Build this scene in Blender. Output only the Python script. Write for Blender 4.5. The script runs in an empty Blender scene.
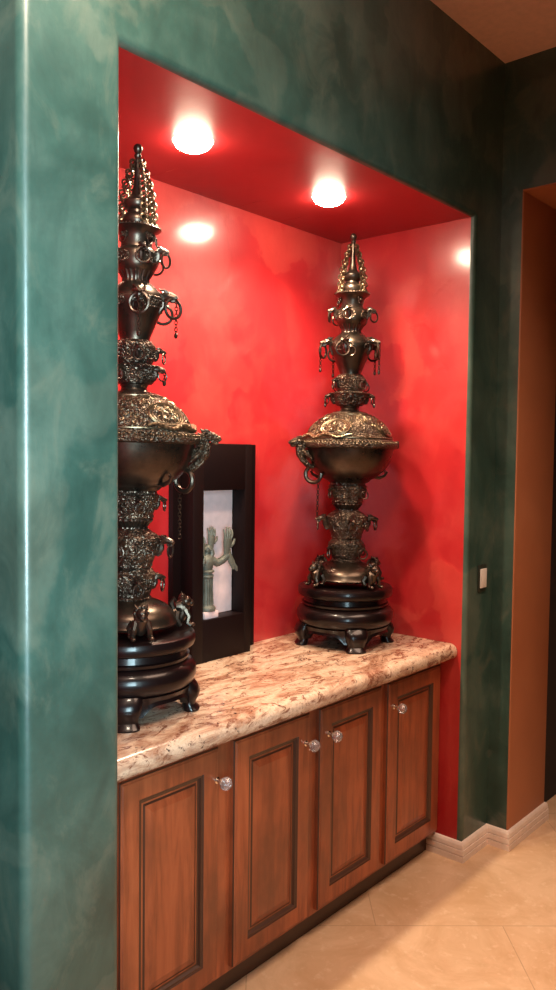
import bpy, bmesh, math, random
from math import sin, cos, pi, radians as R
from mathutils import Vector as V, Matrix as M, noise
random.seed(7)
S = bpy.context.scene
COL = S.collection
# ------------------------------------------------------------------ camera
YAW, PITCH, ROLL, FPX = 0.71682, -0.04903, 0.0115, 804.08
CAM = V((-1.2192, -1.5733, 1.6904))
d = V((cos(YAW)*cos(PITCH), sin(YAW)*cos(PITCH), sin(PITCH)))
r0 = V((sin(YAW), -cos(YAW), 0)); u0 = r0.cross(d)
r1 = cos(ROLL)*r0 + sin(ROLL)*u0; u1 = -sin(ROLL)*r0 + cos(ROLL)*u0
cd = bpy.data.cameras.new('camera'); cam = bpy.data.objects.new('camera', cd); COL.objects.link(cam)
cam.matrix_world = M(((r1.x, u1.x, -d.x, CAM.x), (r1.y, u1.y, -d.y, CAM.y), (r1.z, u1.z, -d.z, CAM.z), (0, 0, 0, 1)))
cd.sensor_fit = 'VERTICAL'; cd.sensor_height = 36; cd.lens = 36*FPX/990; cd.clip_start = .05
S.camera = cam
# ------------------------------------------------------------------ world, lights, exposure
w = bpy.data.worlds.new('world'); S.world = w; w.use_nodes = True
w.node_tree.nodes['Background'].inputs[0].default_value = (.9, .6, .5, 1)
w.node_tree.nodes['Background'].inputs[1].default_value = .034
S.view_settings.view_transform = 'Standard'; S.view_settings.look = 'None'; S.view_settings.gamma = 1
S.view_settings.use_curve_mapping = False
S.view_settings.exposure = 0.24
def area(name, loc, target, power, color, sx, sy):
    l = bpy.data.lights.new(name, 'AREA'); l.shape = 'RECTANGLE'; l.size = sx; l.size_y = sy; l.energy = power; l.color = color
    o = bpy.data.objects.new(name, l); COL.objects.link(o); o.location = loc
    o.rotation_euler = (V(target)-V(loc)).to_track_quat('-Z', 'Y').to_euler(); return o
o_ = area('window_daylight', (-1.55, -2.2, 1.75), (-1.05, 0, 1.85), 58, (.62, .90, 1.0), .8, 1.7); o_.data.spread = R(84)
o_ = area('hall_ceiling_lamp', (1.0, -1.3, 3.3), (1.0, -1.2, 0), 30, (1.0, .68, .50), 1.6, 1.0); o_.data.spread = R(100)
o_ = area('wall_washer_lamp', (-.45, -.75, 3.3), (-.05, 0, 2.78), 14, (1.0, .80, .62), .25, .25); o_.data.spread = R(100)
LAMPS = [(.522, .311), (1.217, .313)]
LAMP_W, LAMP_COL = 60, (1.0, .76, .54)
# ------------------------------------------------------------------ dimensions
W, D, T = 1.782, .675, 2.664
XR, ZR, YO, ZO, XJ = 2.0086, 3.348, .0986, 2.802, .392
HB, XL, BN, XN = .083, .264, .022, .006
CT = .912
# ------------------------------------------------------------------ materials
def nt(name):
    m = bpy.data.materials.new(name); m.use_nodes = True
    t = m.node_tree; return m, t, t.nodes['Principled BSDF']
def N(t, typ, **k):
    n = t.nodes.new(typ)
    for a, b in k.items():
        if a in n.inputs.keys(): n.inputs[a].default_value = b
        else: setattr(n, a, b)
    return n
def coords(t, scale=(1, 1, 1), rot=(0, 0, 0), space='Object'):
    c = t.nodes.new('ShaderNodeTexCoord'); mp = t.nodes.new('ShaderNodeMapping')
    mp.inputs['Scale'].default_value = scale; mp.inputs['Rotation'].default_value = rot
    t.links.new(c.outputs[space], mp.inputs[0]); return mp.outputs[0]
def noi(t, co, scale, detail=4, rough=.55, dist=0.0):
    n = N(t, 'ShaderNodeTexNoise'); n.inputs['Scale'].default_value = scale; n.inputs['Detail'].default_value = detail
    n.inputs['Roughness'].default_value = rough; n.inputs['Distortion'].default_value = dist
    t.links.new(co, n.inputs['Vector']); return n.outputs['Fac']
def ramp(t, fac, stops):
    n = t.nodes.new('ShaderNodeValToRGB'); e = n.color_ramp.elements
    while len(e) < len(stops): e.new(.5)
    for i, (p, c) in enumerate(stops): e[i].position = p; e[i].color = (*c, 1)
    t.links.new(fac, n.inputs[0]); return n.outputs[0]
def mix(t, fac, a, b, mode='MIX'):
    n = t.nodes.new('ShaderNodeMix'); n.data_type = 'RGBA'; n.blend_type = mode
    if isinstance(fac, float): n.inputs[0].default_value = fac
    else: t.links.new(fac, n.inputs[0])
    for i, c in ((6, a), (7, b)):
        if isinstance(c, tuple): n.inputs[i].default_value = (*c, 1)
        else: t.links.new(c, n.inputs[i])
    return n.outputs[2]
def bump(t, b, h, strength, dist=.01):
    n = t.nodes.new('ShaderNodeBump'); n.inputs['Strength'].default_value = strength; n.inputs['Distance'].default_value = dist
    t.links.new(h, n.inputs['Height']); t.links.new(n.outputs[0], b.inputs['Normal'])
def plain(name, col, rough=.5, metal=0.0, coat=0.0, bumpscale=0, bs=.1):
    m, t, b = nt(name); co = coords(t)
    f = noi(t, co, 35, 4); c = mix(t, f, tuple(x*.85 for x in col), tuple(min(1, x*1.15) for x in col))
    t.links.new(c, b.inputs['Base Color']); b.inputs['Roughness'].default_value = rough; b.inputs['Metallic'].default_value = metal
    b.inputs['Coat Weight'].default_value = coat; b.inputs['Coat Roughness'].default_value = .08
    if bumpscale: bump(t, b, noi(t, co, bumpscale, 3), bs, .004)
    return m
def plaster(name, stops, stops2, fac2, rough, bstr, coat, coatr, fine=.3, fscale=8.0):
    # trowelled faux-finish: big soft clouds, overlapping trowel patches, fine streaks
    m, t, b = nt(name); co = coords(t)
    warp = N(t, 'ShaderNodeTexNoise'); warp.inputs['Scale'].default_value = 3.4; warp.inputs['Detail'].default_value = 6; t.links.new(co, warp.inputs['Vector'])
    wc = mix(t, .42, co, warp.outputs['Color'])
    v = N(t, 'ShaderNodeTexVoronoi'); v.inputs['Scale'].default_value = 6.0; v.feature = 'SMOOTH_F1'; v.inputs['Smoothness'].default_value = .25; t.links.new(wc, v.inputs['Vector'])
    cl = noi(t, co, 2.6, 6, .62, .6)
    c1 = ramp(t, cl, stops)
    sep = t.nodes.new('ShaderNodeSeparateColor'); t.links.new(v.outputs['Color'], sep.inputs[0])
    c2 = ramp(t, sep.outputs[0], stops2)
    c = mix(t, fac2, c1, c2)
    fs = noi(t, coords(t, (1.0, 1.0, .6), (.2, .6, .5)), fscale, 9, .66, .7)
    c = mix(t, ramp(t, fs, [(.32, (fine, fine, fine)), (.50, (0, 0, 0))]), c, stops[0][1])
    c = mix(t, ramp(t, fs, [(.52, (0, 0, 0)), (.70, (fine, fine, fine))]), c, stops2[-1][1])
    t.links.new(c, b.inputs['Base Color'])
    st = noi(t, coords(t, (6, 6, 1.2), (.3, .5, .2)), 4.0, 5, .6)
    mul = t.nodes.new('ShaderNodeMath'); mul.operation = 'MULTIPLY_ADD'; mul.inputs[1].default_value = .35; mul.inputs[2].default_value = rough-.17
    t.links.new(cl, mul.inputs[0]); t.links.new(mul.outputs[0], b.inputs['Roughness'])
    ad = t.nodes.new('ShaderNodeMath'); ad.operation = 'ADD'; t.links.new(st, ad.inputs[0]); t.links.new(sep.outputs[1], ad.inputs[1])
    bump(t, b, ad.outputs[0], bstr, .004)
    b.inputs['Coat Weight'].default_value = coat; b.inputs['Coat Roughness'].default_value = coatr; b.inputs['Coat IOR'].default_value = 1.6
    return m
GREEN = plaster('green_venetian_plaster', [(.30, (.017, .042, .033)), (.5, (.038, .088, .070)), (.70, (.090, .145, .115))],
                [(0, (.013, .042, .030)), (.55, (.034, .082, .062)), (1, (.15, .16, .115))], .33, .42, .3, .4, .25, .46, 7.5)
RED = plaster('red_venetian_plaster', [(.25, (.40, .010, .015)), (.5, (.49, .018, .021)), (.75, (.60, .055, .046))],
              [(0, (.40, .010, .015)), (.6, (.49, .018, .021)), (1, (.64, .08, .055))], .4, .42, .3, .9, .17, .22, 7)
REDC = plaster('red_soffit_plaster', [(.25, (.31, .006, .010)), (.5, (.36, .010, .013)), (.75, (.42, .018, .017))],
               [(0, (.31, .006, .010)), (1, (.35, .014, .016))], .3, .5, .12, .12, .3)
ORANGE = plaster('terracotta_plaster', [(.3, (.38, .13, .055)), (.7, (.46, .17, .075))], [(0, (.40, .14, .06)), (1, (.45, .17, .07))], .3, .55, .1, .1, .3)
CEIL = plain('ceiling_paint', (.80, .47, .34), .8, bumpscale=90, bs=.15)
DARK = plain('unlit_room_shade', (.020, .012, .010), .8)  # near-black base colour stands in for the missing light beyond the opening
TRIM = plain('baseboard_enamel', (.84, .70, .60), .4, coat=.2)
BLACKW = plain('black_lacquer', (.007, .003, .003), .30, coat=.28)
BLACKW.node_tree.nodes['Principled BSDF'].inputs['Specular IOR Level'].default_value = .25
ESPRESSO = plain('espresso_stained_frame', (.006, .0016, .0016), .5, coat=0)
ESPRESSO.node_tree.nodes['Principled BSDF'].inputs['Specular IOR Level'].default_value = .18
MATW = plain('white_mount_board', (.66, .50, .50), .85, bumpscale=60, bs=.2)
SWITCHW = plain('ivory_switch_plastic', (.90, .82, .74), .35)
SWITCHP = plain('dark_bronze_switch_plate', (.035, .04, .028), .5, metal=.2)
CHROME = plain('polished_nickel', (.80, .74, .66), .18, metal=1)
TRIMW = plain('lamp_trim_white', (.75, .35, .30), .5)
def bronze(name, base, hi, rough, relief):
    m, t, b = nt(name); co = coords(t)
    v = N(t, 'ShaderNodeTexVoronoi'); v.feature = 'DISTANCE_TO_EDGE'; v.inputs['Scale'].default_value = 75
    wn = N(t, 'ShaderNodeTexNoise'); wn.inputs['Scale'].default_value = 30; t.links.new(co, wn.inputs['Vector'])
    t.links.new(mix(t, .06, co, wn.outputs['Color']), v.inputs['Vector'])
    cl = noi(t, co, 14, 5, .6)
    c = ramp(t, cl, [(.3, base), (.75, hi)])
    t.links.new(c, b.inputs['Base Color']); b.inputs['Metallic'].default_value = .9
    mr = t.nodes.new('ShaderNodeMapRange'); mr.inputs['To Min'].default_value = rough-.08; mr.inputs['To Max'].default_value = rough+.14
    t.links.new(cl, mr.inputs['Value']); t.links.new(mr.outputs[0], b.inputs['Roughness'])
    if relief: bump(t, b, v.outputs['Distance'], relief, .010)
    else: bump(t, b, cl, .12, .003)
    return m
BR_SMOOTH = bronze('bronze_smooth', (.044, .034, .028), (.105, .078, .056), .27, 0)
BR_DARK = bronze('bronze_dark', (.045, .034, .029), (.11, .08, .058), .30, 0)
BR_RELIEF = bronze('bronze_cast_relief', (.052, .040, .033), (.17, .125, .088), .30, .9)
BR_LID = bronze('bronze_gilded_relief', (.050, .038, .030), (.14, .10, .066), .34, .9)
BR_GOLD = bronze('bronze_rubbed_gold', (.09, .066, .043), (.24, .172, .10), .30, 0)
VERD = bronze('aged_grey_bronze', (.07, .075, .06), (.17, .17, .14), .50, .25)
VERD.node_tree.nodes['Principled BSDF'].inputs['Metallic'].default_value = .35
def wood():
    m, t, b = nt('glazed_maple'); co = coords(t, (9, 9, .9))
    g = noi(t, co, 3.2, 6, .62, .5); blot = noi(t, coords(t, (1, 1, .6)), 5.0, 4, .6)
    c = ramp(t, g, [(.28, (.17, .036, .012)), (.5, (.33, .076, .026)), (.75, (.43, .112, .040))])
    c = mix(t, ramp(t, blot, [(.42, (0, 0, 0)), (.68, (.75, .75, .75))]), c, (.12, .032, .013))
    t.links.new(c, b.inputs['Base Color']); b.inputs['Roughness'].default_value = .40; b.inputs['Coat Weight'].default_value = .35; b.inputs['Coat Roughness'].default_value = .2
    bump(t, b, g, .06, .003); return m
WOOD = wood()
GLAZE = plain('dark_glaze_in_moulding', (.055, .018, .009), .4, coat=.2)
def granite():
    m, t, b = nt('cream_rust_granite'); co = coords(t, (1, 1, 1), (0, 0, R(-28)))
    cs = coords(t, (1.0, 2.2, 2.0), (0, 0, R(-38)))
    big = noi(t, cs, 4.2, 9, .68, 1.6); mid = noi(t, cs, 11, 8, .72, 1.2); fine = noi(t, co, 95, 5, .7); sp = noi(t, co, 48, 3, .6)
    c = ramp(t, big, [(.36, (.26, .11, .06)), (.45, (.48, .29, .19)), (.53, (.66, .48, .34)), (.66, (.72, .56, .42)), (.72, (.55, .36, .25))])
    c = mix(t, ramp(t, mid, [(.53, (0, 0, 0)), (.58, (.95, .95, .95))]), c, (.20, .075, .042))
    c = mix(t, ramp(t, fine, [(.38, (.7, .7, .7)), (.52, (0, 0, 0))]), c, (.45, .30, .22))
    c = mix(t, ramp(t, sp, [(.64, (0, 0, 0)), (.69, (.9, .9, .9))]), c, (.05, .03, .03))
    t.links.new(c, b.inputs['Base Color']); b.inputs['Roughness'].default_value = .22; b.inputs['Coat Weight'].default_value = .3; return m
GRANITE = granite()
def tile():
    m, t, b = nt('travertine_tile'); c = t.nodes.new('ShaderNodeTexCoord'); mp = t.nodes.new('ShaderNodeMapping')
    mp.vector_type = 'TEXTURE'; mp.inputs['Location'].default_value = (1.46, -.34, 0); mp.inputs['Rotation'].default_value = (0, 0, R(-48))
    t.links.new(c.outputs['Object'], mp.inputs[0])
    br = N(t, 'ShaderNodeTexBrick'); br.offset = .5; br.inputs['Scale'].default_value = 1; br.inputs['Brick Width'].default_value = .92; br.inputs['Row Height'].default_value = .92
    br.inputs['Mortar Size'].default_value = .0022; br.inputs['Mortar Smooth'].default_value = .3
    br.inputs['Color1'].default_value = (.66, .45, .28, 1); br.inputs['Color2'].default_value = (.72, .50, .32, 1); br.inputs['Mortar'].default_value = (.44, .29, .18, 1)
    t.links.new(mp.outputs[0], br.inputs['Vector'])
    co = coords(t); n1 = noi(t, co, 4, 6, .65, .8); n2 = noi(t, co, 26, 4, .6)
    k = mix(t, ramp(t, n1, [(.40, (0, 0, 0)), (.66, (.8, .8, .8))]), br.outputs['Color'], (.52, .32, .17))
    k = mix(t, ramp(t, n2, [(.56, (0, 0, 0)), (.72, (.45, .45, .45))]), k, (.80, .62, .44))
    t.links.new(k, b.inputs['Base Color']); b.inputs['Roughness'].default_value = .36
    bump(t, b, br.outputs['Fac'], -.25, .004); return m
TILE = tile()
def glass():
    m, t, b = nt('crystal_glass'); b.inputs['Base Color'].default_value = (1, .96, .95, 1); b.inputs['Transmission Weight'].default_value = .88
    b.inputs['Roughness'].default_value = .06; b.inputs['IOR'].default_value = 1.5; return m
CRYSTAL = glass()
def emis(name, col, s):
    m, t, b = nt(name); b.inputs['Emission Color'].default_value = (*col, 1); b.inputs['Emission Strength'].default_value = s; b.inputs['Base Color'].default_value = (.8, .8, .8, 1); return m
LENS = emis('glowing_reflector_bulb', (1, .80, .58), 105)
# ------------------------------------------------------------------ mesh helpers
class B:
    def __init__(s): s.bm = bmesh.new(); s.mi = 0
    def _f(s, vs):
        try:
            f = s.bm.faces.new(vs); f.material_index = s.mi; f.smooth = True; return f
        except ValueError: return None
    def quad(s, *ps): s._f([s.bm.verts.new(p) for p in ps]); return s
    def box(s, a, b, bev=0.0, seg=2, mat=None):
        t = bmesh.new(); a = V(a); b = V(b)
        bmesh.ops.create_cube(t, size=1, matrix=M.Translation((a+b)/2) @ M.Diagonal((*(b-a), 1)))
        if bev: bmesh.ops.bevel(t, geom=t.edges[:], offset=bev, segments=seg, profile=.5, affect='EDGES')
        return s.merge(t, mat)
    def merge(s, t, mat=None):
        mp = {}
        for v in t.verts: mp[v] = s.bm.verts.new(mat @ v.co if mat else v.co)
        for f in t.faces: s._f([mp[v] for v in f.verts])
        t.free(); return s
    def rev(s, prof, seg=64, c=(0, 0, 0), mat=None, wob=None):
        rows = []
        for z, r in prof:
            row = []
            for i in range(seg):
                a = 2*pi*i/seg; rr = max(r, 1e-4)
                if wob: rr = wob(a, z, rr)
                p = V((c[0]+rr*cos(a), c[1]+rr*sin(a), c[2]+z)); row.append(s.bm.verts.new(mat @ p if mat else p))
            rows.append(row)
        for j in range(len(rows)-1):
            for i in range(seg):
                s._f([rows[j][i], rows[j][(i+1) % seg], rows[j+1][(i+1) % seg], rows[j+1][i]])
        s._f(rows[0][::-1]); s._f(rows[-1]); return s
    def tube(s, pts, rad, seg=8, closed=False, mat=None, flat=None):
        pts = [V(p) for p in pts]; n = len(pts)
        if not hasattr(rad, '__len__'): rad = [rad]*n
        rows = []; up = None
        for i in range(n):
            if closed: tg = pts[(i+1) % n]-pts[i-1]
            else: tg = pts[min(i+1, n-1)]-pts[max(i-1, 0)]
            tg.normalize()
            if up is None:
                up = V((0, 0, 1)) if abs(tg.z) < .9 else V((1, 0, 0))
            a = (up - tg*up.dot(tg)); a.normalize(); bb = tg.cross(a); up = a
            row = []
            for k in range(seg):
                th = 2*pi*k/seg; o = a*cos(th)*rad[i] + bb*sin(th)*rad[i]*(flat or 1)
                p = pts[i]+o; row.append(s.bm.verts.new(mat @ p if mat else p))
            rows.append(row)
        for j in range(n if closed else n-1):
            q = rows[(j+1) % n]
            for k in range(seg): s._f([rows[j][k], rows[j][(k+1) % seg], q[(k+1) % seg], q[k]])
        if not closed: s._f(rows[0][::-1]); s._f(rows[-1])
        return s
    def ring(s, R_, r, mat, n=20, seg=8):
        return s.tube([(R_*cos(2*pi*i/n), R_*sin(2*pi*i/n), 0) for i in range(n)], r, seg, True, mat)
    def ball(s, c, r, mat=None, sc=(1, 1, 1), seg=12):
        t = bmesh.new(); bmesh.ops.create_uvsphere(t, u_segments=seg, v_segments=max(6, seg*2//3), radius=r, matrix=M.Translation(c) @ M.Diagonal((*sc, 1)))
        return s.merge(t, mat)
    def cone(s, a, b, r0_, r1_=0.0005, seg=8, mat=None): return s.tube([a, b], [r0_, r1_], seg, mat=mat)
    def build(s, name, mats, parent=None, loc=None, sharp=35):
        bmesh.ops.recalc_face_normals(s.bm, faces=s.bm.faces[:])
        me = bpy.data.meshes.new(name); s.bm.to_mesh(me); s.bm.free()
        for m in (mats if isinstance(mats, (list, tuple)) else [mats]): me.materials.append(m)
        me.set_sharp_from_angle(angle=R(sharp))
        o = bpy.data.objects.new(name, me); COL.objects.link(o)
        if parent: o.parent = parent
        if loc: o.location = loc
        return o
def tag(o, label, cat, group=None):
    o['label'] = label; o['category'] = cat
    if group: o['group'] = group
    return o
def empty(name, loc, rz=0, rot=None):
    o = bpy.data.objects.new(name, None); o.empty_display_size = .1; COL.objects.link(o); o.location = loc; o.rotation_euler = rot or (0, 0, rz); return o
def struct(o): o['kind'] = 'structure'; return o
def dup(o, parent=None):
    c = o.copy(); COL.objects.link(c); c.parent = parent
    for ch in list(o.children): dup(ch, c)
    return c
# ------------------------------------------------------------------ the room shell
struct(B().box((-4.2, -4.2, -.05), (XR+2.2, 0.02, 0)).box((XR-.02, 0.02, -.05), (XR+2.2, 1.2, 0)).box((-.02, .02, -.05), (W+.02, .2, 0)).build('floor', TILE))
struct(B().box((-4.2, -4.2, ZR), (XR+.05, 2.2, ZR+.05)).build('ceiling', CEIL))
def arc(cx, cy, r, a0, a1, n=8): return [(cx+r*cos(a0+(a1-a0)*i/n), cy+r*sin(a0+(a1-a0)*i/n)) for i in range(n+1)]
def strip(b, pts, z0, z1):
    lo = [b.bm.verts.new((x, y, z0)) for x, y in pts]; hi = [b.bm.verts.new((x, y, z1)) for x, y in pts]
    for i in range(len(pts)-1): b._f([lo[i], lo[i+1], hi[i+1], hi[i]])
# front wall: left pier with its rounded outer corner, rounded edges round the niche, header, right pier
fw = B()
strip(fw, [(-XL, 2.0)] + arc(-XL+.025, .025, .025, pi, 1.5*pi) + [(XN-BN, 0)], 0, ZR)
strip(fw, [(W+BN, 0), (XR, 0)], 0, ZR)
fw.quad((XN-BN, 0, T+BN), (W+BN, 0, T+BN), (W+BN, 0, ZR), (XN-BN, 0, ZR))
sweep = []
for i in range(11):
    a = pi/2*i/10; o = BN*(1-sin(a)); y = BN*(1-cos(a))
    sweep.append([fw.bm.verts.new(p_) for p_ in ((XN-o, y, 0), (XN-o, y, T+o), (W+o, y, T+o), (W+o, y, 0))])
for i in range(10):
    for k in range(3): fw._f([sweep[i][k], sweep[i][k+1], sweep[i+1][k+1], sweep[i+1][k]])
struct(fw.build('wall_front', GREEN, sharp=40))
# niche lining
struct(B().box((-.03, D, 0), (W+.03, D+.06, T+.04)).build('wall_niche_back', RED))
struct(B().box((-.05, BN, 0), (XN, D, T+.02)).build('wall_niche_left', RED))
struct(B().box((W, BN, 0), (W+.05, D, T+.02)).build('wall_niche_right', RED))
nc = B()
def plate_with_holes(b, x0, x1, y0, y1, z, holes, r, n=28):
    # rectangle split in vertical bands, each hole in its own square fan
    xs = [x0]
    for hx, hy in holes: xs += [hx-.13, hx+.13]
    xs.append(x1)
    for i in range(0, len(xs), 2): b.quad((xs[i], y0, z), (xs[i+1], y0, z), (xs[i+1], y1, z), (xs[i], y1, z))
    for hx, hy in holes:
        a_, b_ = hx-.13, hx+.13; per = []
        for k in range(n):
            th = 2*pi*k/n+pi/4; c_, s_ = cos(th), sin(th); 
            tx = ((b_-hx)/c_ if c_ > 0 else (a_-hx)/c_) if abs(c_) > 1e-6 else 1e9
            ty = ((y1-hy)/s_ if s_ > 0 else (y0-hy)/s_) if abs(s_) > 1e-6 else 1e9
            t_ = min(tx, ty); per.append((hx+c_*t_, hy+s_*t_))
        vo = [b.bm.verts.new((*p_, z)) for p_ in per]; vi = [b.bm.verts.new((hx+r*cos(2*pi*k/n+pi/4), hy+r*sin(2*pi*k/n+pi/4), z)) for k in range(n)]
        for k in range(n): b._f([vo[k], vo[(k+1) % n], vi[(k+1) % n], vi[k]])
        for cx_, cy_ in ((a_, y0), (b_, y0), (a_, y1), (b_, y1)):     # corner triangles
            best = sorted(range(n), key=lambda k: (per[k][0]-cx_)**2+(per[k][1]-cy_)**2)
            k0, k1 = best[0], best[1]
            b._f([b.bm.verts.new((cx_, cy_, z)), b.bm.verts.new((*per[k0], z)), b.bm.verts.new((*per[k1], z))])
plate_with_holes(nc, 0, W, BN, D, T, LAMPS, .066)
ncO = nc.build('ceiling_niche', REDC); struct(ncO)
# right wall with the opening
def wallbox(name, mat, *bs):
    b = B()
    for a_, c_ in bs: b.box(a_, c_)
    return struct(b.build(name, mat))
wallbox('wall_right', GREEN, ((XR, -YO+.006, 0), (XR+.05, .04, ZR)), ((XR, -1.9, ZO+.006), (XR+.05, -YO+.006, ZR)), ((XR, -4.2, 0), (XR+.05, -1.9, ZR)))
jb = B(); jb.box((XR+.001, -YO, 0), (XR+XJ, -.02, ZO), .005, 2)
struct(jb.build('trim_1', ORANGE))
struct(B().box((XR+.001, -1.9, ZO), (XR+XJ, .04, ZO+.3), .005, 2).build('trim_2', ORANGE))
# unlit room beyond the opening, its darkness put into the wall and ceiling colour
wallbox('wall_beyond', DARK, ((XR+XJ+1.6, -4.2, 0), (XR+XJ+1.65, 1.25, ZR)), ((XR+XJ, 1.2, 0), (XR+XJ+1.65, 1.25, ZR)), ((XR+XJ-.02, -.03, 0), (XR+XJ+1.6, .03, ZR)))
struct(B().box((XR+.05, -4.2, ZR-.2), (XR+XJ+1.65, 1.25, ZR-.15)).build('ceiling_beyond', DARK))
# the opposite side of the hall, behind the photographer
struct(B().box((-4.2, -4.25, 0), (XR+.05, -4.2, ZR)).build('wall_hall', plain('hall_cream_paint', (.30, .22, .17), .7)))
# baseboards
bbp = [(0, 0), (.017, 0), (.017, .024), (.0105, .0265), (.0165, .029), (.0155, .050), (.0085, .0525), (.014, .055), (.012, .070), (.007, .079), (0, HB)]
def baseboard(name, path):
    b = B(); n = len(path); rows = []
    for i, p_ in enumerate(path):
        p_ = V((*p_, 0))
        def nrm(a_, c_): t_ = (V((*c_, 0))-V((*a_, 0))).normalized(); return V((t_.y, -t_.x, 0))
        if i == 0: o_ = nrm(path[0], path[1])
        elif i == n-1: o_ = nrm(path[-2], path[-1])
        else:
            n1, n2 = nrm(path[i-1], path[i]), nrm(path[i], path[i+1]); o_ = (n1+n2)/(1+n1.dot(n2))
        rows.append([b.bm.verts.new(p_+o_*dx+V((0, 0, dz))) for dx, dz in bbp])
    for i in range(n-1):
        for k in range(len(bbp)-1): b._f([rows[i][k], rows[i+1][k], rows[i+1][k+1], rows[i][k+1]])
    b._f(rows[0]); b._f(rows[-1][::-1])
    return struct(b.build(name, TRIM, sharp=20))
baseboard('baseboard_right', [(W, .158), (W, 0), (XR, 0), (XR, -YO), (XR+XJ, -YO), (XR+XJ, -.03)])
# ------------------------------------------------------------------ recessed lamps
def downlight(x, y):
    root = empty('recessed_downlight', (x, y, T))
    B().rev([(.0, .0655), (-.001, .064), (.0, .062), (.03, .060), (.034, .0625), (.036, .0650)], 48).build('trim_ring', TRIMW, root)
    B().rev([(.03, .052), (.004, .0595), (-.006, .0595), (-.016, .054), (-.025, .040), (-.030, .02), (-.032, .0)], 40).build('bulb', LENS, root)
    l = bpy.data.lights.new('downlight_beam', 'SPOT'); l.energy = LAMP_W; l.color = LAMP_COL; l.spot_size = R(150); l.spot_blend = .85; l.shadow_soft_size = .05
    lo_ = bpy.data.objects.new('downlight_beam', l); COL.objects.link(lo_); lo_.location = (x, y, T-.10)
    return root
tag(downlight(*LAMPS[0]), 'left of the two glowing recessed downlights in the red soffit', 'ceiling light', 'downlights in the niche')
tag(downlight(*LAMPS[1]), 'right of the two glowing recessed downlights in the red soffit', 'ceiling light', 'downlights in the niche')
# ------------------------------------------------------------------ cabinet
YF, ZB, ZT = .095, .094, CT-.068          # door face, bottom, top of carcass
cab = tag(empty('base_cabinet', (W/2, YF+.02, 0)), 'long glazed brown wooden base cabinet with four panelled doors under granite', 'cabinet')
def P(b, name, mats, par): 
    o = b.build(name, mats, par); return o
off = -V((W/2, YF+.02, 0))
def shift(o): o.location = off; return o
x0c, x1c = .009, W-.004
fr = B(); YS = YF+.021
fr.box((x0c, YS, ZB), (x1c, YS+.02, ZB+.06)); fr.box((x0c, YS, ZT-.05), (x1c, YS+.02, ZT))
DX = [(.078, .445), (.511, .878), (.932, .1e1*1.312), (1.354, 1.752)]
for a_, c_ in [(x0c, DX[0][0]+.012), (DX[0][1]-.012, DX[1][0]+.012), (DX[1][1]-.012, DX[2][0]+.012), (DX[2][1]-.012, DX[3][0]+.012), (DX[3][1]-.012, x1c)]:
    fr.box((a_, YS-.0005, ZB+.0005), (c_, YS+.02, ZT-.0005))
shift(fr.build('face_frame', WOOD, cab))
shift(B().box((x0c, YS+.02, ZB), (x1c, D-.004, ZT)).build('carcass', WOOD, cab))
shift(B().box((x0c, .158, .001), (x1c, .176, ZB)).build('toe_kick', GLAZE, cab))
def door(i, a_, c_, kx):
    z0, z1 = ZB+.018, ZT-.022; st = .075
    b = B()
    def rect_ring(o0, y0, o1, y1):
        A = [(a_+o0, y0, z0+o0), (c_-o0, y0, z0+o0), (c_-o0, y0, z1-o0), (a_+o0, y0, z1-o0)]
        Bq = [(a_+o1, y1, z0+o1), (c_-o1, y1, z0+o1), (c_-o1, y1, z1-o1), (a_+o1, y1, z1-o1)]
        for k in range(4): b.quad(A[k], A[(k+1) % 4], Bq[(k+1) % 4], Bq[k])
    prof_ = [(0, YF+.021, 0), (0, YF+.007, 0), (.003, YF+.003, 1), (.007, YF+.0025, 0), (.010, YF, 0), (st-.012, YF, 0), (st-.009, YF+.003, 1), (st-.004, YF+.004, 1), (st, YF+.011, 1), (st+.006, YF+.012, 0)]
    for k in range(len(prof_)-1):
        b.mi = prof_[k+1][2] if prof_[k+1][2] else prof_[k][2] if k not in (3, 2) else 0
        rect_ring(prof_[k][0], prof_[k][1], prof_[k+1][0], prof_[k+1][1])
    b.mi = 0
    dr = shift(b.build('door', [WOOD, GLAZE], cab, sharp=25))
    b = B(); o0 = st+.004
    def rr(o0, y0, o1, y1):
        A = [(a_+o0, y0, z0+o0), (c_-o0, y0, z0+o0), (c_-o0, y0, z1-o0), (a_+o0, y0, z1-o0)]
        Bq = [(a_+o1, y1, z0+o1), (c_-o1, y1, z0+o1), (c_-o1, y1, z1-o1), (a_+o1, y1, z1-o1)]
        for k in range(4): b.quad(A[k], A[(k+1) % 4], Bq[(k+1) % 4], Bq[k])
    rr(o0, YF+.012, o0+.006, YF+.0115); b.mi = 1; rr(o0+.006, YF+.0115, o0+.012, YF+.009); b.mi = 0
    rr(o0+.012, YF+.009, o0+.034, YF+.003)
    o1 = o0+.034; b.quad((a_+o1, YF+.003, z0+o1), (c_-o1, YF+.003, z0+o1), (c_-o1, YF+.003, z1-o1), (a_+o1, YF+.003, z1-o1))
    pn = b.build('panel', [WOOD, GLAZE], dr, sharp=15)
    kz = .726
    k = B(); k.mi = 0
    rot = M.Translation((kx, YF, kz)) @ M.Rotation(R(90), 4, 'X')
    k.rev([(0, .010), (.003, .010), (.005, .006), (.014, .0055), (.018, .009), (.020, .0095)], 20, mat=rot)
    k.mi = 1
    t = bmesh.new(); bmesh.ops.create_icosphere(t, subdivisions=2, radius=.0205, matrix=M.Translation((kx, YF-.038, kz)) @ M.Diagonal((1, .9, 1, 1)))
    k.merge(t)
    kb = k.build('knob', [CHROME, CRYSTAL], dr, sharp=10); kb['label'] = 'faceted crystal knob on a nickel base'
    return dr
for i, ((a_, c_), kx) in enumerate(zip(DX, (.434, .852, .978, 1.392))): door(i, a_, c_, kx)
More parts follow.
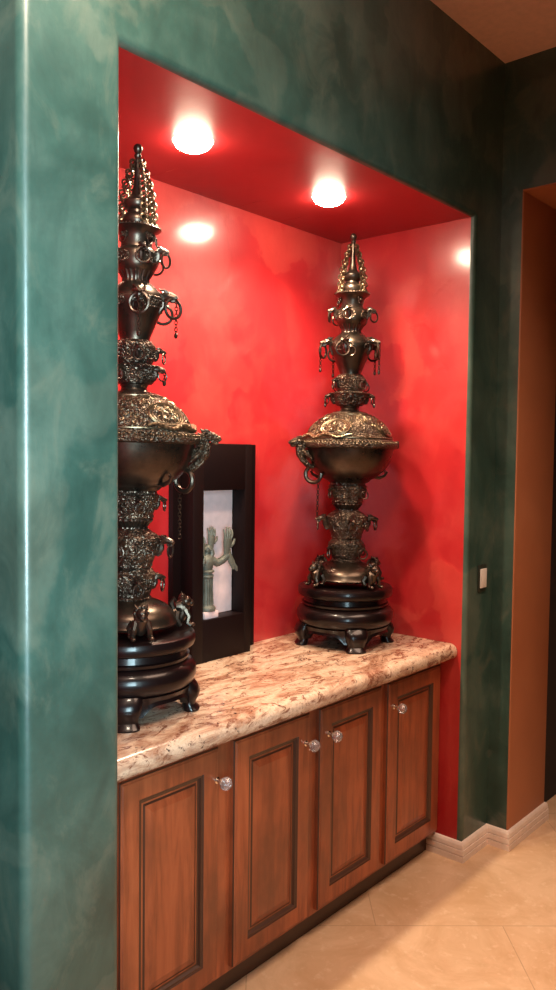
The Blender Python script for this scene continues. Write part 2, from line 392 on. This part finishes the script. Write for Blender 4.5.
# countertop: slab with a full bullnose
ct = B(); pr = [(D-.001, CT-.066), (.09, CT-.066)] + [(.071+.033*cos(a), CT-.033+.033*sin(a)) for a in [1.5*pi-pi*i/12 for i in range(13)]] + [(D-.001, CT)]
l_ = [ct.bm.verts.new((.008, y, z)) for y, z in pr]; h_ = [ct.bm.verts.new((W-.002, y, z)) for y, z in pr]
for i in range(len(pr)): j = (i+1) % len(pr); ct._f([l_[i], h_[i], h_[j], l_[j]])
ct._f(l_); ct._f(h_[::-1])
tag(ct.build('granite_countertop', GRANITE), 'cream and rust veined granite countertop with rounded edge on the wooden cabinet', 'countertop')
# ------------------------------------------------------------------ light switch
sw = tag(empty('light_switch', (1.905, 0, 1.182)), 'ivory rocker light switch on the dark green wall strip right of the niche', 'light switch')
B().box((-.036, -.006, -.058), (.036, -.0005, .058), .003).build('switch_plate', SWITCHP, sw)
rk = B(); rk.box((-.027, -.0125, -.041), (.027, -.006, .041), .003); rk.build('rocker', SWITCHW, sw)
# ------------------------------------------------------------------ pagoda stands and pagodas
def stand(loc, rz):
    root = empty('wooden_stand', loc, rz)
    B().rev([(.203, .170), (.203, .188), (.207, .194), (.215, .197), (.232, .197), (.239, .194), (.243, .186), (.243, 0)], 72).build('top_plate', BLACKW, root)
    B().rev([(.160, .168), (.168, .178), (.176, .180), (.180, .172), (.198, .170), (.206, .175), (.206, .160)], 72).build('waist', BLACKW, root)
    B().rev([(.078, .160), (.084, .178), (.098, .194), (.118, .2015), (.138, .200), (.152, .191), (.162, .176), (.164, .150)], 72).build('body', BLACKW, root)
    b = B(); n = 144; rows = []
    for i in range(n):
        a = 2*pi*i/n; q = ((a-pi/4) % (pi/2)); q = min(q, pi/2-q)/(pi/4)     # 0 at a leg, 1 mid-way
        zb = .030 + .030*(1-(1-min(1, max(0, (q-.34)/.45)))**3)
        if q < .34: zb = .030
        rows.append([b.bm.verts.new((rr_*cos(a), rr_*sin(a), z)) for rr_, z in ((.160, .09), (.186, .085), (.178, (zb+.08)/2), (.182, zb), (.158, zb))])
    for i in range(n):
        for k in range(5):
            b._f([rows[i][k], rows[(i+1) % n][k], rows[(i+1) % n][(k+1) % 5], rows[i][(k+1) % 5]])
    b.build('apron', BLACKW, root)
    for k in range(4):
        m = M.Rotation(pi/4+k*pi/2, 4, 'Z')
        b = B(); rows = []
        for cx_, zz, ra, rb in ((.166, .092, .026, .046), (.176, .078, .029, .047), (.184, .060, .029, .045), (.184, .044, .026, .041), (.179, .030, .022, .036), (.178, .020, .021, .035), (.182, .011, .024, .038), (.186, .005, .026, .041), (.186, .0, .025, .040)):
            rows.append([b.bm.verts.new(m @ V((cx_+ra*math.copysign(abs(cos(2*pi*q/20))**.8, cos(2*pi*q/20)), rb*math.copysign(abs(sin(2*pi*q/20))**.8, sin(2*pi*q/20)), zz))) for q in range(20)])
        for j_ in range(len(rows)-1):
            for q in range(20): b._f([rows[j_][q], rows[j_][(q+1) % 20], rows[j_+1][(q+1) % 20], rows[j_+1][q]])
        b._f(rows[0]); b._f(rows[-1][::-1])
        b.build('leg', BLACKW, root)
    return root
Z0 = CT+.2455
def rad_at(prof, z):
    for (z0, r0_), (z1, r1_) in zip(prof, prof[1:]):
        if min(z0, z1) <= z <= max(z0, z1) and abs(z1-z0) > 1e-6: return r0_+(r1_-r0_)*(z-z0)/(z1-z0)
    return prof[-1][1]
def on(prof, a, z, lift=.001):
    r = rad_at(prof, z)+lift; return V((r*cos(a), r*sin(a), z))
def spiral(b, prof, a0, z0, size, turns, th0, sgn, rad, n=16):
    r_ = rad_at(prof, z0); pts = []
    for i in range(n+1):
        f = i/n; q = size*(1-.85*f); th = th0+sgn*turns*2*pi*f
        pts.append(on(prof, a0+q*cos(th)/max(r_, .02), z0+q*sin(th)))
    b.tube(pts, [rad*(1-.4*i/n) for i in range(n+1)], 5)
def scroll_panel(b, prof, a0, zc, hw, hh, rad=.0022):
    r_ = rad_at(prof, zc); n = 28
    b.tube([on(prof, a0+hw*math.copysign(abs(cos(2*pi*i/n))**.7, cos(2*pi*i/n))/r_, zc+hh*math.copysign(abs(sin(2*pi*i/n))**.7, sin(2*pi*i/n))) for i in range(n)], rad*1.2, 6, True)
    k = max(2, round(hw/hh*1.6))
    for i in range(k):
        x = -hw*.72+1.44*hw*i/(k-1); s = 1 if i % 2 else -1
        spiral(b, prof, a0+x/r_, zc+s*hh*.28, hh*.5, 1.4, random.uniform(0, 6), s, rad)
        spiral(b, prof, a0+x/r_, zc-s*hh*.45, hh*.34, 1.1, random.uniform(0, 6), -s, rad*.9)
def beads(b, r, z, n, s): 
    for i in range(n): b.ball((r*cos(2*pi*i/n), r*sin(2*pi*i/n), z), s, seg=6)
def dragon(b, mat, s=1.0):
    """dragon-head handle; +x is outwards, attached at the origin; size about 5 cm at s = 1"""
    k = lambda *p: V(p)*s
    b.tube([k(-.012, 0, -.030), k(.006, 0, -.026), k(.014, 0, -.014), k(.012, 0, 0), k(.016, 0, .010), k(.028, 0, .014), k(.040, 0, .010)],
           [s*q for q in (.012, .012, .011, .012, .0135, .0135, .011)], 8, mat=mat)
    b.tube([k(.036, 0, .012), k(.046, 0, .009), k(.054, 0, .008), k(.058, 0, .010)], [s*q for q in (.012, .0095, .0075, .0055)], 8, mat=mat)   # upper jaw
    b.tube([k(.036, 0, .003), k(.045, 0, -.002), k(.052, 0, -.002)], [s*q for q in (.008, .006, .004)], 6, mat=mat)                            # lower jaw
    for y in (-1, 1):
        b.tube([k(.032, y*.006, .020), k(.024, y*.010, .026), k(.014, y*.012, .025), k(.008, y*.011, .030)], [s*q for q in (.005, .0045, .0035, .0015)], 5, mat=mat)
        b.ball(k(.041, y*.0065, .016), .0035*s, mat, seg=6)
        b.cone(k(.028, y*.009, .012), k(.020, y*.020, .014), .006*s, .0012*s, 5, mat)
        for q in range(4):
            b.cone(k(.020-.005*q, y*.006, .010-.010*q), k(.012-.006*q, y*.016, .014-.011*q), .0058*s, .001*s, 5, mat)
    for q in range(4): b.cone(k(.026-.007*q, 0, .020-.004*q), k(.018-.009*q, 0, .032-.005*q), .0058*s, .001*s, 5, mat)
    b.tube([k(-.006, 0, -.030), k(.004, 0, -.036), k(.012, 0, -.032), k(.012, 0, -.024)], [s*q for q in (.008, .0065, .005, .003)], 6, mat=mat)    # curled tail
def chain(b, top, n, s, sway=0.0):
    z = 0
    for i in range(n):
        m = M.Translation(V(top)+V((sway*i, 0, -z))) @ M.Rotation(R(90), 4, 'X') @ M.Rotation(R(90*(i % 2)), 4, 'Y') @ M.Diagonal((.7, 1, 1, 1))
        b.ring(s, s*.27, m, 10, 5); z += s*1.55
    return V(top)+V((sway*n, 0, -z))
def place(a, r, z): return M.Rotation(a, 4, 'Z') @ M.Translation((r, 0, z))
def pagoda(loc, rot):
    root = empty('bronze_pagoda', loc, rot=rot)
    z = lambda q: q-1.155
    def L(pr): return [(z(a), r) for a, r in pr]
    def handles(par, prof, zc, angs, s, ringr, chains=(), gold=False, name='handle', inset=.004):
        for i, a in enumerate(angs):
            r = rad_at(prof, z(zc))-inset
            b = B(); dragon(b, place(a, r, z(zc)), s)
            h = b.build(name, BR_GOLD if gold else BR_DARK, par)
            if ringr:
                b = B(); tw = random.uniform(-.7, .7)
                b.ring(ringr, ringr*.17, place(a, r+.046*s, z(zc)-.002*s-ringr*.8) @ M.Rotation(tw, 4, 'Z') @ M.Rotation(R(90), 4, 'Y'), 22, 7)
                if i in chains:
                    b2 = B(); p_ = place(a, r+.055*s, z(zc)-.004) @ V((0, 0, 0)); e = chain(b2, p_, chains[i], .0065)
                    b2.ball(e+V((0, 0, .002)), .006, sc=(1, 1, 1.5), seg=8); 
                    b2.build('chain', BR_DARK, par)
                b.build('ring', BR_DARK, h)
    def bosses(par, prof, zc, angs, ringr):
        for a in angs:
            r = rad_at(prof, z(zc)); b = B(); m = place(a, r, z(zc))
            b.ball((.002, 0, 0), .010, m, (.7, 1, 1), 10); b.ball((.009, 0, -.003), .005, m, seg=8)
            for y in (-1, 1): b.ball((.005, y*.009, .006), .0038, m, seg=6)
            h = b.build('lion_mask', BR_DARK, par)
            B().ring(ringr, ringr*.15, m @ M.Translation((.010, 0, -ringr*.95)) @ M.Rotation(R(82), 4, 'Y'), 22, 7).build('ring', BR_DARK, h)
    def tier(name, pr, mat, panels, zc=None, hw=.03, hh=.012, beadr=None, seg=64, flutes=False):
        p = L(pr); b = B(); b.rev(p, seg, wob=(lambda a, zz, rr: rr*(1+.03*math.copysign(1, sin(20*a)))) if flutes else None)
        o = b.build(name, mat, root)
        b = B(); k = False
        if panels:
            for i in range(panels): scroll_panel(b, p, (i+.5)*2*pi/panels, z(zc), hw, hh); k = True
        if beadr:
            for (r, zz, n, s) in beadr: beads(b, r, z(zz), n, s); k = True
        if k: b.build('scrollwork', BR_GOLD if mat in (BR_LID,) else BR_RELIEF, o)
        return o, p
    A3 = [2*pi*i/3 for i in range(3)]; A4 = [pi/4+pi/2*i for i in range(4)]; A4b = [pi/2*i for i in range(4)]
    CA = lambda *q: [R(x) for x in q]
    # domed foot on four guardian lions
    base, bp = tier('domed_foot', [(1.176, .0), (1.176, .126), (1.178, .140), (1.184, .143), (1.190, .138), (1.202, .135), (1.216, .128), (1.232, .110), (1.243, .088), (1.250, .070), (1.256, .058), (1.256, .0)], BR_SMOOTH, 0)
    for a in CA(-72, 18, 108, 198):
        b = B(); m = place(a, .138, .006) @ M.Scale(1.3, 4)
        b.tube([(.0, 0, .048), (.012, 0, .050), (.020, 0, .040), (.016, 0, .026), (.010, 0, .012)], [.010, .015, .017, .015, .010], 10, mat=m)       # chest and belly
        b.ball((.026, 0, .058), .0135, m, (1.1, 1, .95), 10); b.ball((.038, 0, .053), .008, m, seg=8)                                            # head, muzzle
        for q in range(10):
            th = q*2*pi/10; b.ball((.016, .013*cos(th), .058+.013*sin(th)), .0055, m, seg=6)                                                     # mane curls
        for y in (-1, 1):
            b.cone((.022, y*.009, .068), (.018, y*.015, .078), .0045, .001, 6, m)
            b.tube([(.022, y*.012, .040), (.030, y*.017, .024), (.026, y*.019, .010), (.034, y*.020, .004)], [.008, .007, .006, .0065], 8, mat=m)  # forelegs
            b.ball((.037, y*.020, .0055), .0065, m, (1.3, 1, .8), 8)
            b.tube([(.002, y*.012, .034), (-.002, y*.020, .020), (.006, y*.020, .008), (.010, y*.021, .005)], [.010, .009, .006, .006], 8, mat=m)
        b.tube([(-.004, 0, .040), (-.010, 0, .055), (-.002, 0, .066), (.002, 0, .058)], [.006, .006, .005, .003], 6, mat=m)
        b.build('lion_leg', BR_DARK, root)
    # stem tiers
    o, p = tier('tier', [(1.250, .0), (1.250, .060), (1.256, .063), (1.262, .057), (1.270, .060), (1.300, .069), (1.322, .074), (1.330, .074), (1.334, .068), (1.342, .064), (1.348, .056), (1.348, 0)], BR_RELIEF, 4, 1.300, .034, .020)
    handles(o, p, 1.306, CA(20, 110, 200, 290), .70, .019)
    o, p = tier('tier', [(1.346, .0), (1.346, .058), (1.352, .064), (1.360, .064), (1.380, .071), (1.402, .081), (1.425, .086), (1.440, .084), (1.448, .074), (1.456, .060), (1.466, .048), (1.466, 0)], BR_RELIEF, 4, 1.412, .042, .020)
    handles(o, p, 1.420, CA(-12, 78, 168, 258), .90, .020)
    bosses(o, p, 1.410, CA(40, 130, 220, 310), .014)
    tier('stem_neck', [(1.462, 0), (1.462, .047), (1.470, .046), (1.478, .052), (1.490, .062), (1.496, .060), (1.496, 0)], BR_DARK, 0, flutes=True, seg=80)
    o, p = tier('tier', [(1.494, 0), (1.494, .060), (1.500, .066), (1.508, .063), (1.530, .071), (1.556, .079), (1.566, .080), (1.570, .074), (1.580, .072), (1.584, .078), (1.584, 0)], BR_RELIEF, 4, 1.535, .038, .018)
    handles(o, p, 1.545, CA(20, 110, 200, 290), .62, .015)
    # bowl
    bowl, p = tier('bowl', [(1.580, 0), (1.580, .078), (1.588, .086), (1.594, .100), (1.605, .120), (1.625, .143), (1.650, .162), (1.680, .176), (1.706, .183), (1.722, .187), (1.722, 0)], BR_SMOOTH, 0, seg=96)
    tier('bowl_rim', [(1.720, 0), (1.720, .188), (1.724, .199), (1.730, .202), (1.738, .202), (1.741, .198), (1.746, .196), (1.750, .197), (1.752, .190), (1.752, 0)], BR_LID, 0, beadr=[(.199, 1.744, 84, .004)], seg=96)
    for k, a in enumerate(CA(0, -140)):
        b = B(); m = place(a, .190, z(1.724))
        dragon(b, place(a, .190, z(1.730)), 1.25)
        b.tube([(-.004, 0, .016), (.016, 0, .012), (.030, 0, -.006), (.028, 0, -.030), (.012, 0, -.052), (-.006, 0, -.070), (-.024, 0, -.082), (-.040, 0, -.080), (-.044, 0, -.070)], [.012, .015, .015, .013, .013, .012, .010, .008, .005], 10, mat=m)
        for q in range(11):
            f = q/10; p_ = V((.036, 0, -.004)).lerp(V((-.012, 0, -.088)), f)+V((.012*sin(pi*f), 0, 0)); b.cone(p_-V((.010, 0, -.006)), p_+V((.007, 0, .003)), .008, .002, 6, m)
        for y in (-1, 1):      # clawed forelegs and mane locks lying along the rim
            b.tube([(.012, y*.012, -.020), (.006, y*.030, -.030), (-.010, y*.036, -.044), (-.018, y*.030, -.056)], [.008, .007, .006, .004], 7, mat=m)
            for q in range(5): b.tube([(.012-.004*q, y*.010, .012-.002*q), (.000-.005*q, y*(.028+.010*q), .016-.004*q), (-.016-.004*q, y*(.046+.016*q), .014-.004*q)], [.007, .006, .002], 6, mat=m)
        h = b.build('dragon_handle', BR_LID, root)
        c = B(); c.ring(.033, .0085, m @ M.Translation((-.036, 0, -.112)) @ M.Rotation(R(52), 4, 'Z') @ M.Rotation(R(90), 4, 'Y'), 30, 9); c.build('ring', BR_DARK, h)
        c = B(); chain(c, m @ V((-.050, .022, -.150)), 13, .0072, .0002); c.build('chain', BR_DARK, h)
        # low scroll foot under the bowl, half-way round
        m2 = place(a+R(165 if k == 0 else 100), .120, z(1.606)); b = B()
        b.tube([(-.02, 0, 0), (.012, 0, -.006), (.034, 0, .004), (.044, 0, .020), (.036, 0, .026), (.032, 0, .018)], [.006, .007, .006, .005, .004, .003], 8, mat=m2)
        b.build('scroll_bracket', BR_DARK, root)
    # rim clasps
    for a in CA(162, 252):
        B().box((-.006, -.012, -.012), (.008, .012, .018), .003, mat=place(a, .200, z(1.736))).build('clasp', BR_DARK, root)
    # domed lid in openwork with medallions
    dome = [(1.750, 0), (1.750, .188), (1.758, .181), (1.776, .171), (1.792, .163), (1.810, .151), (1.826, .136), (1.840, .120), (1.852, .102), (1.862, .084), (1.869, .067), (1.873, .050), (1.873, 0)]
    lp = L(dome); b = B(); b.rev(lp, 96)
    lid = b.build('domed_lid', BR_LID, root)
    b = B()
    for k in range(4):
        a0 = pi/4+k*pi/2; zc = z(1.803); r_ = rad_at(lp, zc); n = 36
        for sc, rr_ in ((.052, .0042), (.044, .0025)):
            b.tube([on(lp, a0+sc*1.15*cos(2*pi*i/n)/r_, zc+.62*sc*sin(2*pi*i/n), .002) for i in range(n)], rr_, 6, True)
        for q in range(14):
            x, y = random.uniform(-.8, .8)*.042, random.uniform(-.7, .7)*.028
            spiral(b, lp, a0+x/r_, zc+y, random.uniform(.008, .014), 1.5, random.uniform(0, 6), random.choice((-1, 1)), .0027)
    for q in range(150):
        a0 = random.uniform(0, 2*pi); zz = z(random.uniform(1.768, 1.856))
        spiral(b, lp, a0, zz, random.uniform(.006, .011), 1.3, random.uniform(0, 6), random.choice((-1, 1)), .0024, 12)
    n = 48
    for zz, rr_ in ((1.762, .003), (1.858, .003)):
        b.tube([on(lp, 2*pi*i/n, z(zz)) for i in range(n)], rr_, 6, True)
    # long dragon wound over the rim side of the lid
    b.tube([on(lp, R(-70)+i*R(140)/30, z(1.768)+.007*sin(i*.9), .004) for i in range(31)], [.004+.005*sin(pi*i/30) for i in range(31)], 8)
    for i in range(2, 29): 
        q = on(lp, R(-70)+i*R(140)/30, z(1.768)+.007*sin(i*.9), .012); b.ball(q, .0045, seg=6)
    b.build('lid_relief', BR_GOLD, lid)
    tier('lid_neck', [(1.868, 0), (1.868, .050), (1.874, .042), (1.884, .038), (1.894, .042), (1.898, .052), (1.898, 0)], BR_SMOOTH, 0)
    o, p = tier('tier', [(1.896, 0), (1.896, .052), (1.902, .058), (1.912, .062), (1.930, .068), (1.940, .074), (1.946, .080), (1.950, .076), (1.954, .052), (1.954, 0)], BR_RELIEF, 4, 1.921, .034, .013)
    handles(o, p, 1.930, CA(-22, 68, 158, 248), .66, .014, {0: 3, 2: 3})
    o, p = tier('tier', [(1.952, 0), (1.952, .050), (1.958, .054), (1.966, .058), (1.990, .064), (2.008, .063), (2.016, .056), (2.024, .048), (2.024, 0)], BR_RELIEF, 4, 1.986, .034, .017)
    handles(o, p, 1.990, CA(15, 105, 195, 285), .60, .016)
    # wide shouldered cup with the large dragon handles
    o, p = tier('shouldered_cup', [(2.020, 0), (2.020, .044), (2.030, .044), (2.050, .052), (2.080, .064), (2.105, .075), (2.125, .084), (2.140, .088), (2.150, .086), (2.165, .076), (2.180, .060), (2.192, .046), (2.192, 0)], BR_SMOOTH, 4, 2.132, .044, .014)
    handles(o, p, 2.142, CA(-78, -12, 50, 132, 192), 1.06, .028, {0: 11, 1: 10, 3: 11, 4: 10}, inset=.02)
    bosses(o, p, 2.128, CA(66, 281), .019)
    tier('cup_neck', [(2.188, 0), (2.188, .047), (2.196, .040), (2.206, .040), (2.216, .046), (2.226, .052), (2.226, 0)], BR_DARK, 0, flutes=True, seg=80)
    o, p = tier('tier', [(2.224, 0), (2.224, .050), (2.232, .057), (2.244, .063), (2.262, .064), (2.280, .062), (2.290, .056), (2.294, .050), (2.294, 0)], BR_SMOOTH, 4, 2.262, .036, .015)
    handles(o, p, 2.276, CA(-70, -14, 55, 145, 215), .74, .021)
    o, p = tier('flared_cup', [(2.290, 0), (2.290, .048), (2.296, .046), (2.310, .046), (2.325, .049), (2.338, .055), (2.346, .068), (2.350, .073), (2.353, .071), (2.353, 0)], BR_DARK, 0, beadr=[(.070, 2.353, 40, .0035)])
    bosses(o, p, 2.325, CA(-5, 105, 235, 320), .012)
    # finial
    fin = [(2.352, 0), (2.352, .034), (2.358, .038), (2.368, .043), (2.380, .043), (2.390, .037), (2.396, .028), (2.404, .027), (2.410, .035), (2.420, .040), (2.430, .039), (2.438, .030), (2.444, .022), (2.452, .017), (2.475, .012), (2.50, .010), (2.53, .008), (2.555, .0065), (2.560, .010), (2.566, .011), (2.571, .0075), (2.576, .011), (2.583, .014), (2.591, .013), (2.597, .008), (2.600, 0)]
    b = B(); b.rev(L(fin), 36); f_ = b.build('finial', BR_DARK, root)
    for k in range(6):
        a = R((11, -24, -59, 121, 156, 191)[k]); b = B(); n = 13
        for i in range(n):
            f = i/(n-1); zz = 2.545-.185*f; rr_ = .014+.038*f+.010*sin(pi*f); s = .0088+.0018*f
            m = place(a, rr_, z(zz)) @ M.Rotation(R(14), 4, 'Y') @ M.Rotation(R(90 if i % 2 else 20), 4, 'Z') @ M.Rotation(R(90), 4, 'X')
            b.ring(s, s*.33, m, 12, 5)
            if i % 2: b.ball((rr_*cos(a+.12)*1.06, rr_*sin(a+.12)*1.06, z(zz)), .0045, seg=6)
        b.ball((.052*cos(a), .052*sin(a), z(2.362)), .006, seg=8)
        b.build('finial_chain', BR_GOLD, f_)
    return root
SR = (1.485, .405, CT+.0008); SL = (.309, .347, CT+.0008)
st0 = tag(stand(SR, R(6)), 'round black lacquered stand under the pagoda by the right red wall', 'stand', 'lacquered pagoda stands')
st1 = dup(st0); st1.location = SL; st1.rotation_euler = (0, 0, R(3))
tag(st1, 'round black lacquered stand under the pagoda half hidden by the green wall', 'stand', 'lacquered pagoda stands')
ax = V((-d.x, -d.y, 0)).normalized()
def tilted(rz, tl=.48): return (M.Rotation(R(tl), 4, V((d.x, d.y, 0)).normalized()) @ M.Rotation(rz, 4, 'Z')).to_euler()
pg0 = tag(pagoda((SR[0], SR[1], Z0), tilted(R(150))), 'tall bronze tiered pagoda censer with dragon handles before the right red wall', 'pagoda', 'bronze pagoda censers')
pg1 = dup(pg0); pg1.location = (SL[0], SL[1], Z0); pg1.rotation_euler = tilted(R(-46), .8)
tag(pg1, 'tall bronze tiered pagoda censer partly hidden behind the green wall edge', 'pagoda', 'bronze pagoda censers')
# ------------------------------------------------------------------ shadow box with bronze figure
sb = tag(empty('shadow_box', (.95, .63, CT)), 'dark espresso shadow box frame standing against the red back wall', 'picture frame')
FX0, FX1, FY0, FY1, ZTOP = .784, 1.098, .582, .648, 1.733
OX0, OX1, OZ0, OZ1 = .838, 1.058, 1.072, 1.557
q = lambda x, y, zz: (x-.95, y-.63, zz-CT)
b = B()
for a_, c_ in (((.745, .648, CT+.002), (.80, .672, ZTOP)), ((1.10, .648, CT+.002), (1.188, .672, ZTOP)), ((.80, .648, CT+.002), (1.10, .672, OZ0)), ((.80, .648, OZ1), (1.10, .672, ZTOP))): b.box(q(*a_), q(*c_))
b.box(q(.80, .667, OZ0), q(1.10, .672, OZ1)); b.build('back_frame', ESPRESSO, sb)
b = B()
b.box(q(FX0, FY0, CT+.001), q(OX0, FY1, ZTOP), .003); b.box(q(OX1, FY0, CT+.001), q(FX1, FY1, ZTOP), .003)
b.box(q(OX0-.004, FY0+.0002, CT+.001), q(OX1+.004, FY1, OZ0), .003); b.box(q(OX0-.004, FY0+.0002, OZ1), q(OX1+.004, FY1, ZTOP-.0002), .003)
b.build('front_frame', ESPRESSO, sb)
B().box(q(OX0-.004, .655, OZ0-.004), q(OX1+.004, .664, OZ1+.004)).box(q(.856, .592, OZ0), q(.928, .6552, OZ0+.026), .002).build('mount_board', MATW, sb)
def hand(b, base, up, side, s):
    base, up, side = V(base), V(up).normalized(), V(side).normalized(); nrm = up.cross(side)
    b.tube([base-up*.03*s, base, base+up*.03*s, base+up*.045*s], [.012*s, .014*s, .019*s, .016*s], 10, flat=.6)
    for i, l in enumerate((.044, .052, .050, .040)):
        p0_ = base+up*.038*s+side*(i-1.5)*.0095*s
        b.tube([p0_, p0_+up*l*.5*s+side*(i-1.5)*.002*s-nrm*.002*s, p0_+up*l*s+side*(i-1.5)*.004*s+nrm*.004*s], [.0052*s, .0048*s, .0034*s], 7)
    p0_ = base+up*.008*s+side*.016*s
    b.tube([p0_, p0_+side*.014*s+up*.014*s, p0_+side*.018*s+up*.032*s], [.006*s, .0055*s, .004*s], 7)
FC = V((.892, .6195, OZ0+.0265))
fg = tag(empty('bronze_figure', FC), 'small grey aged bronze figure with raised hands inside the dark shadow box', 'figurine')
b = B(); b.rev([(0, .0), (0, .034), (.010, .036), (.018, .034), (.024, .028), (.034, .025), (.10, .021), (.150, .022), (.158, .028), (.164, .027), (.168, .022), (.174, .022), (.178, .029), (.184, .030), (.188, .024)], 24)
for i in range(14): 
    a = 2*pi*i/14; b.tube([(.026*cos(a), .026*sin(a), .03), (.0225*cos(a), .0225*sin(a), .10), (.0235*cos(a), .0235*sin(a), .15)], .0022, 5)
b.build('pillar_body', VERD, fg)
b = B(); b.rev([(.185, .022), (.20, .027), (.22, .031), (.240, .029), (.252, .020), (.262, .012), (.268, .012), (.272, 0)], 20, mat=M.Diagonal((1, .75, 1, 1)))
b.ball((0, 0, .285), .017, sc=(.9, .95, 1.2)); b.cone((0, -.014, .286), (0, -.023, .281), .004, .002)
for y in (-1, 1): b.ball((y*.006, -.0145, .290), .003, seg=6); b.ball((y*.016, 0, .286), .004, sc=(.5, .8, 1.3), seg=6)
b.box((-.006, -.0165, .274), (.006, -.012, .2755)); b.build('torso', VERD, fg)
for sx in (-1, 1):
    b = B(); pts = [(sx*.022, 0, .235), (sx*.046, -.010, .216), (sx*.070, -.016, .226), (sx*.092, -.020, .246)] if sx > 0 else [(sx*.022, 0, .235), (sx*.034, -.004, .218), (sx*.036, -.008, .226), (sx*.034, -.010, .246)]
    b.tube(pts, [.017, .018, .015, .011], 12)
    for i in range(10):
        f = i/9*2.0; k_ = int(min(f, 1.999)); p_ = V(pts[k_+1]).lerp(V(pts[min(k_+2, 3)]), (f-k_) if k_ < 1 else min(1, f-k_))
        b.ring(.0165-.004*i/9, .0022, M.Translation(p_) @ M.Rotation(sx*R(62), 4, 'Y'), 14, 5)
    e = V(pts[-1]); hand(b, e+V((0, 0, .030)), (sx*.10, 0, 1), (1, 0, 0), 1.15 if sx > 0 else .8)
    if sx > 0:    # drape falling from the wrist
        b.tube([e+V((.004, 0, .04)), e+V((.010, -.004, .0)), e+V((.018, -.010, -.030)), e+V((.026, -.016, -.062))], [.010, .014, .017, .012], 10, flat=.5)
        b.tube([e+V((.020, -.012, -.03)), e+V((.032, -.020, -.056)), e+V((.036, -.022, -.072))], [.007, .008, .004], 8)
    b.build('arm', VERD, fg)
b = B(); hand(b, (.018, -.004, .300), (.05, 0, 1), (1, 0, 0), .95); b.tube([(.014, 0, .24), (.024, -.004, .262), (.018, -.004, .285)], [.014, .012, .010], 8); b.build('raised_hand', VERD, fg)
fg.scale = (.95, .95, .83)
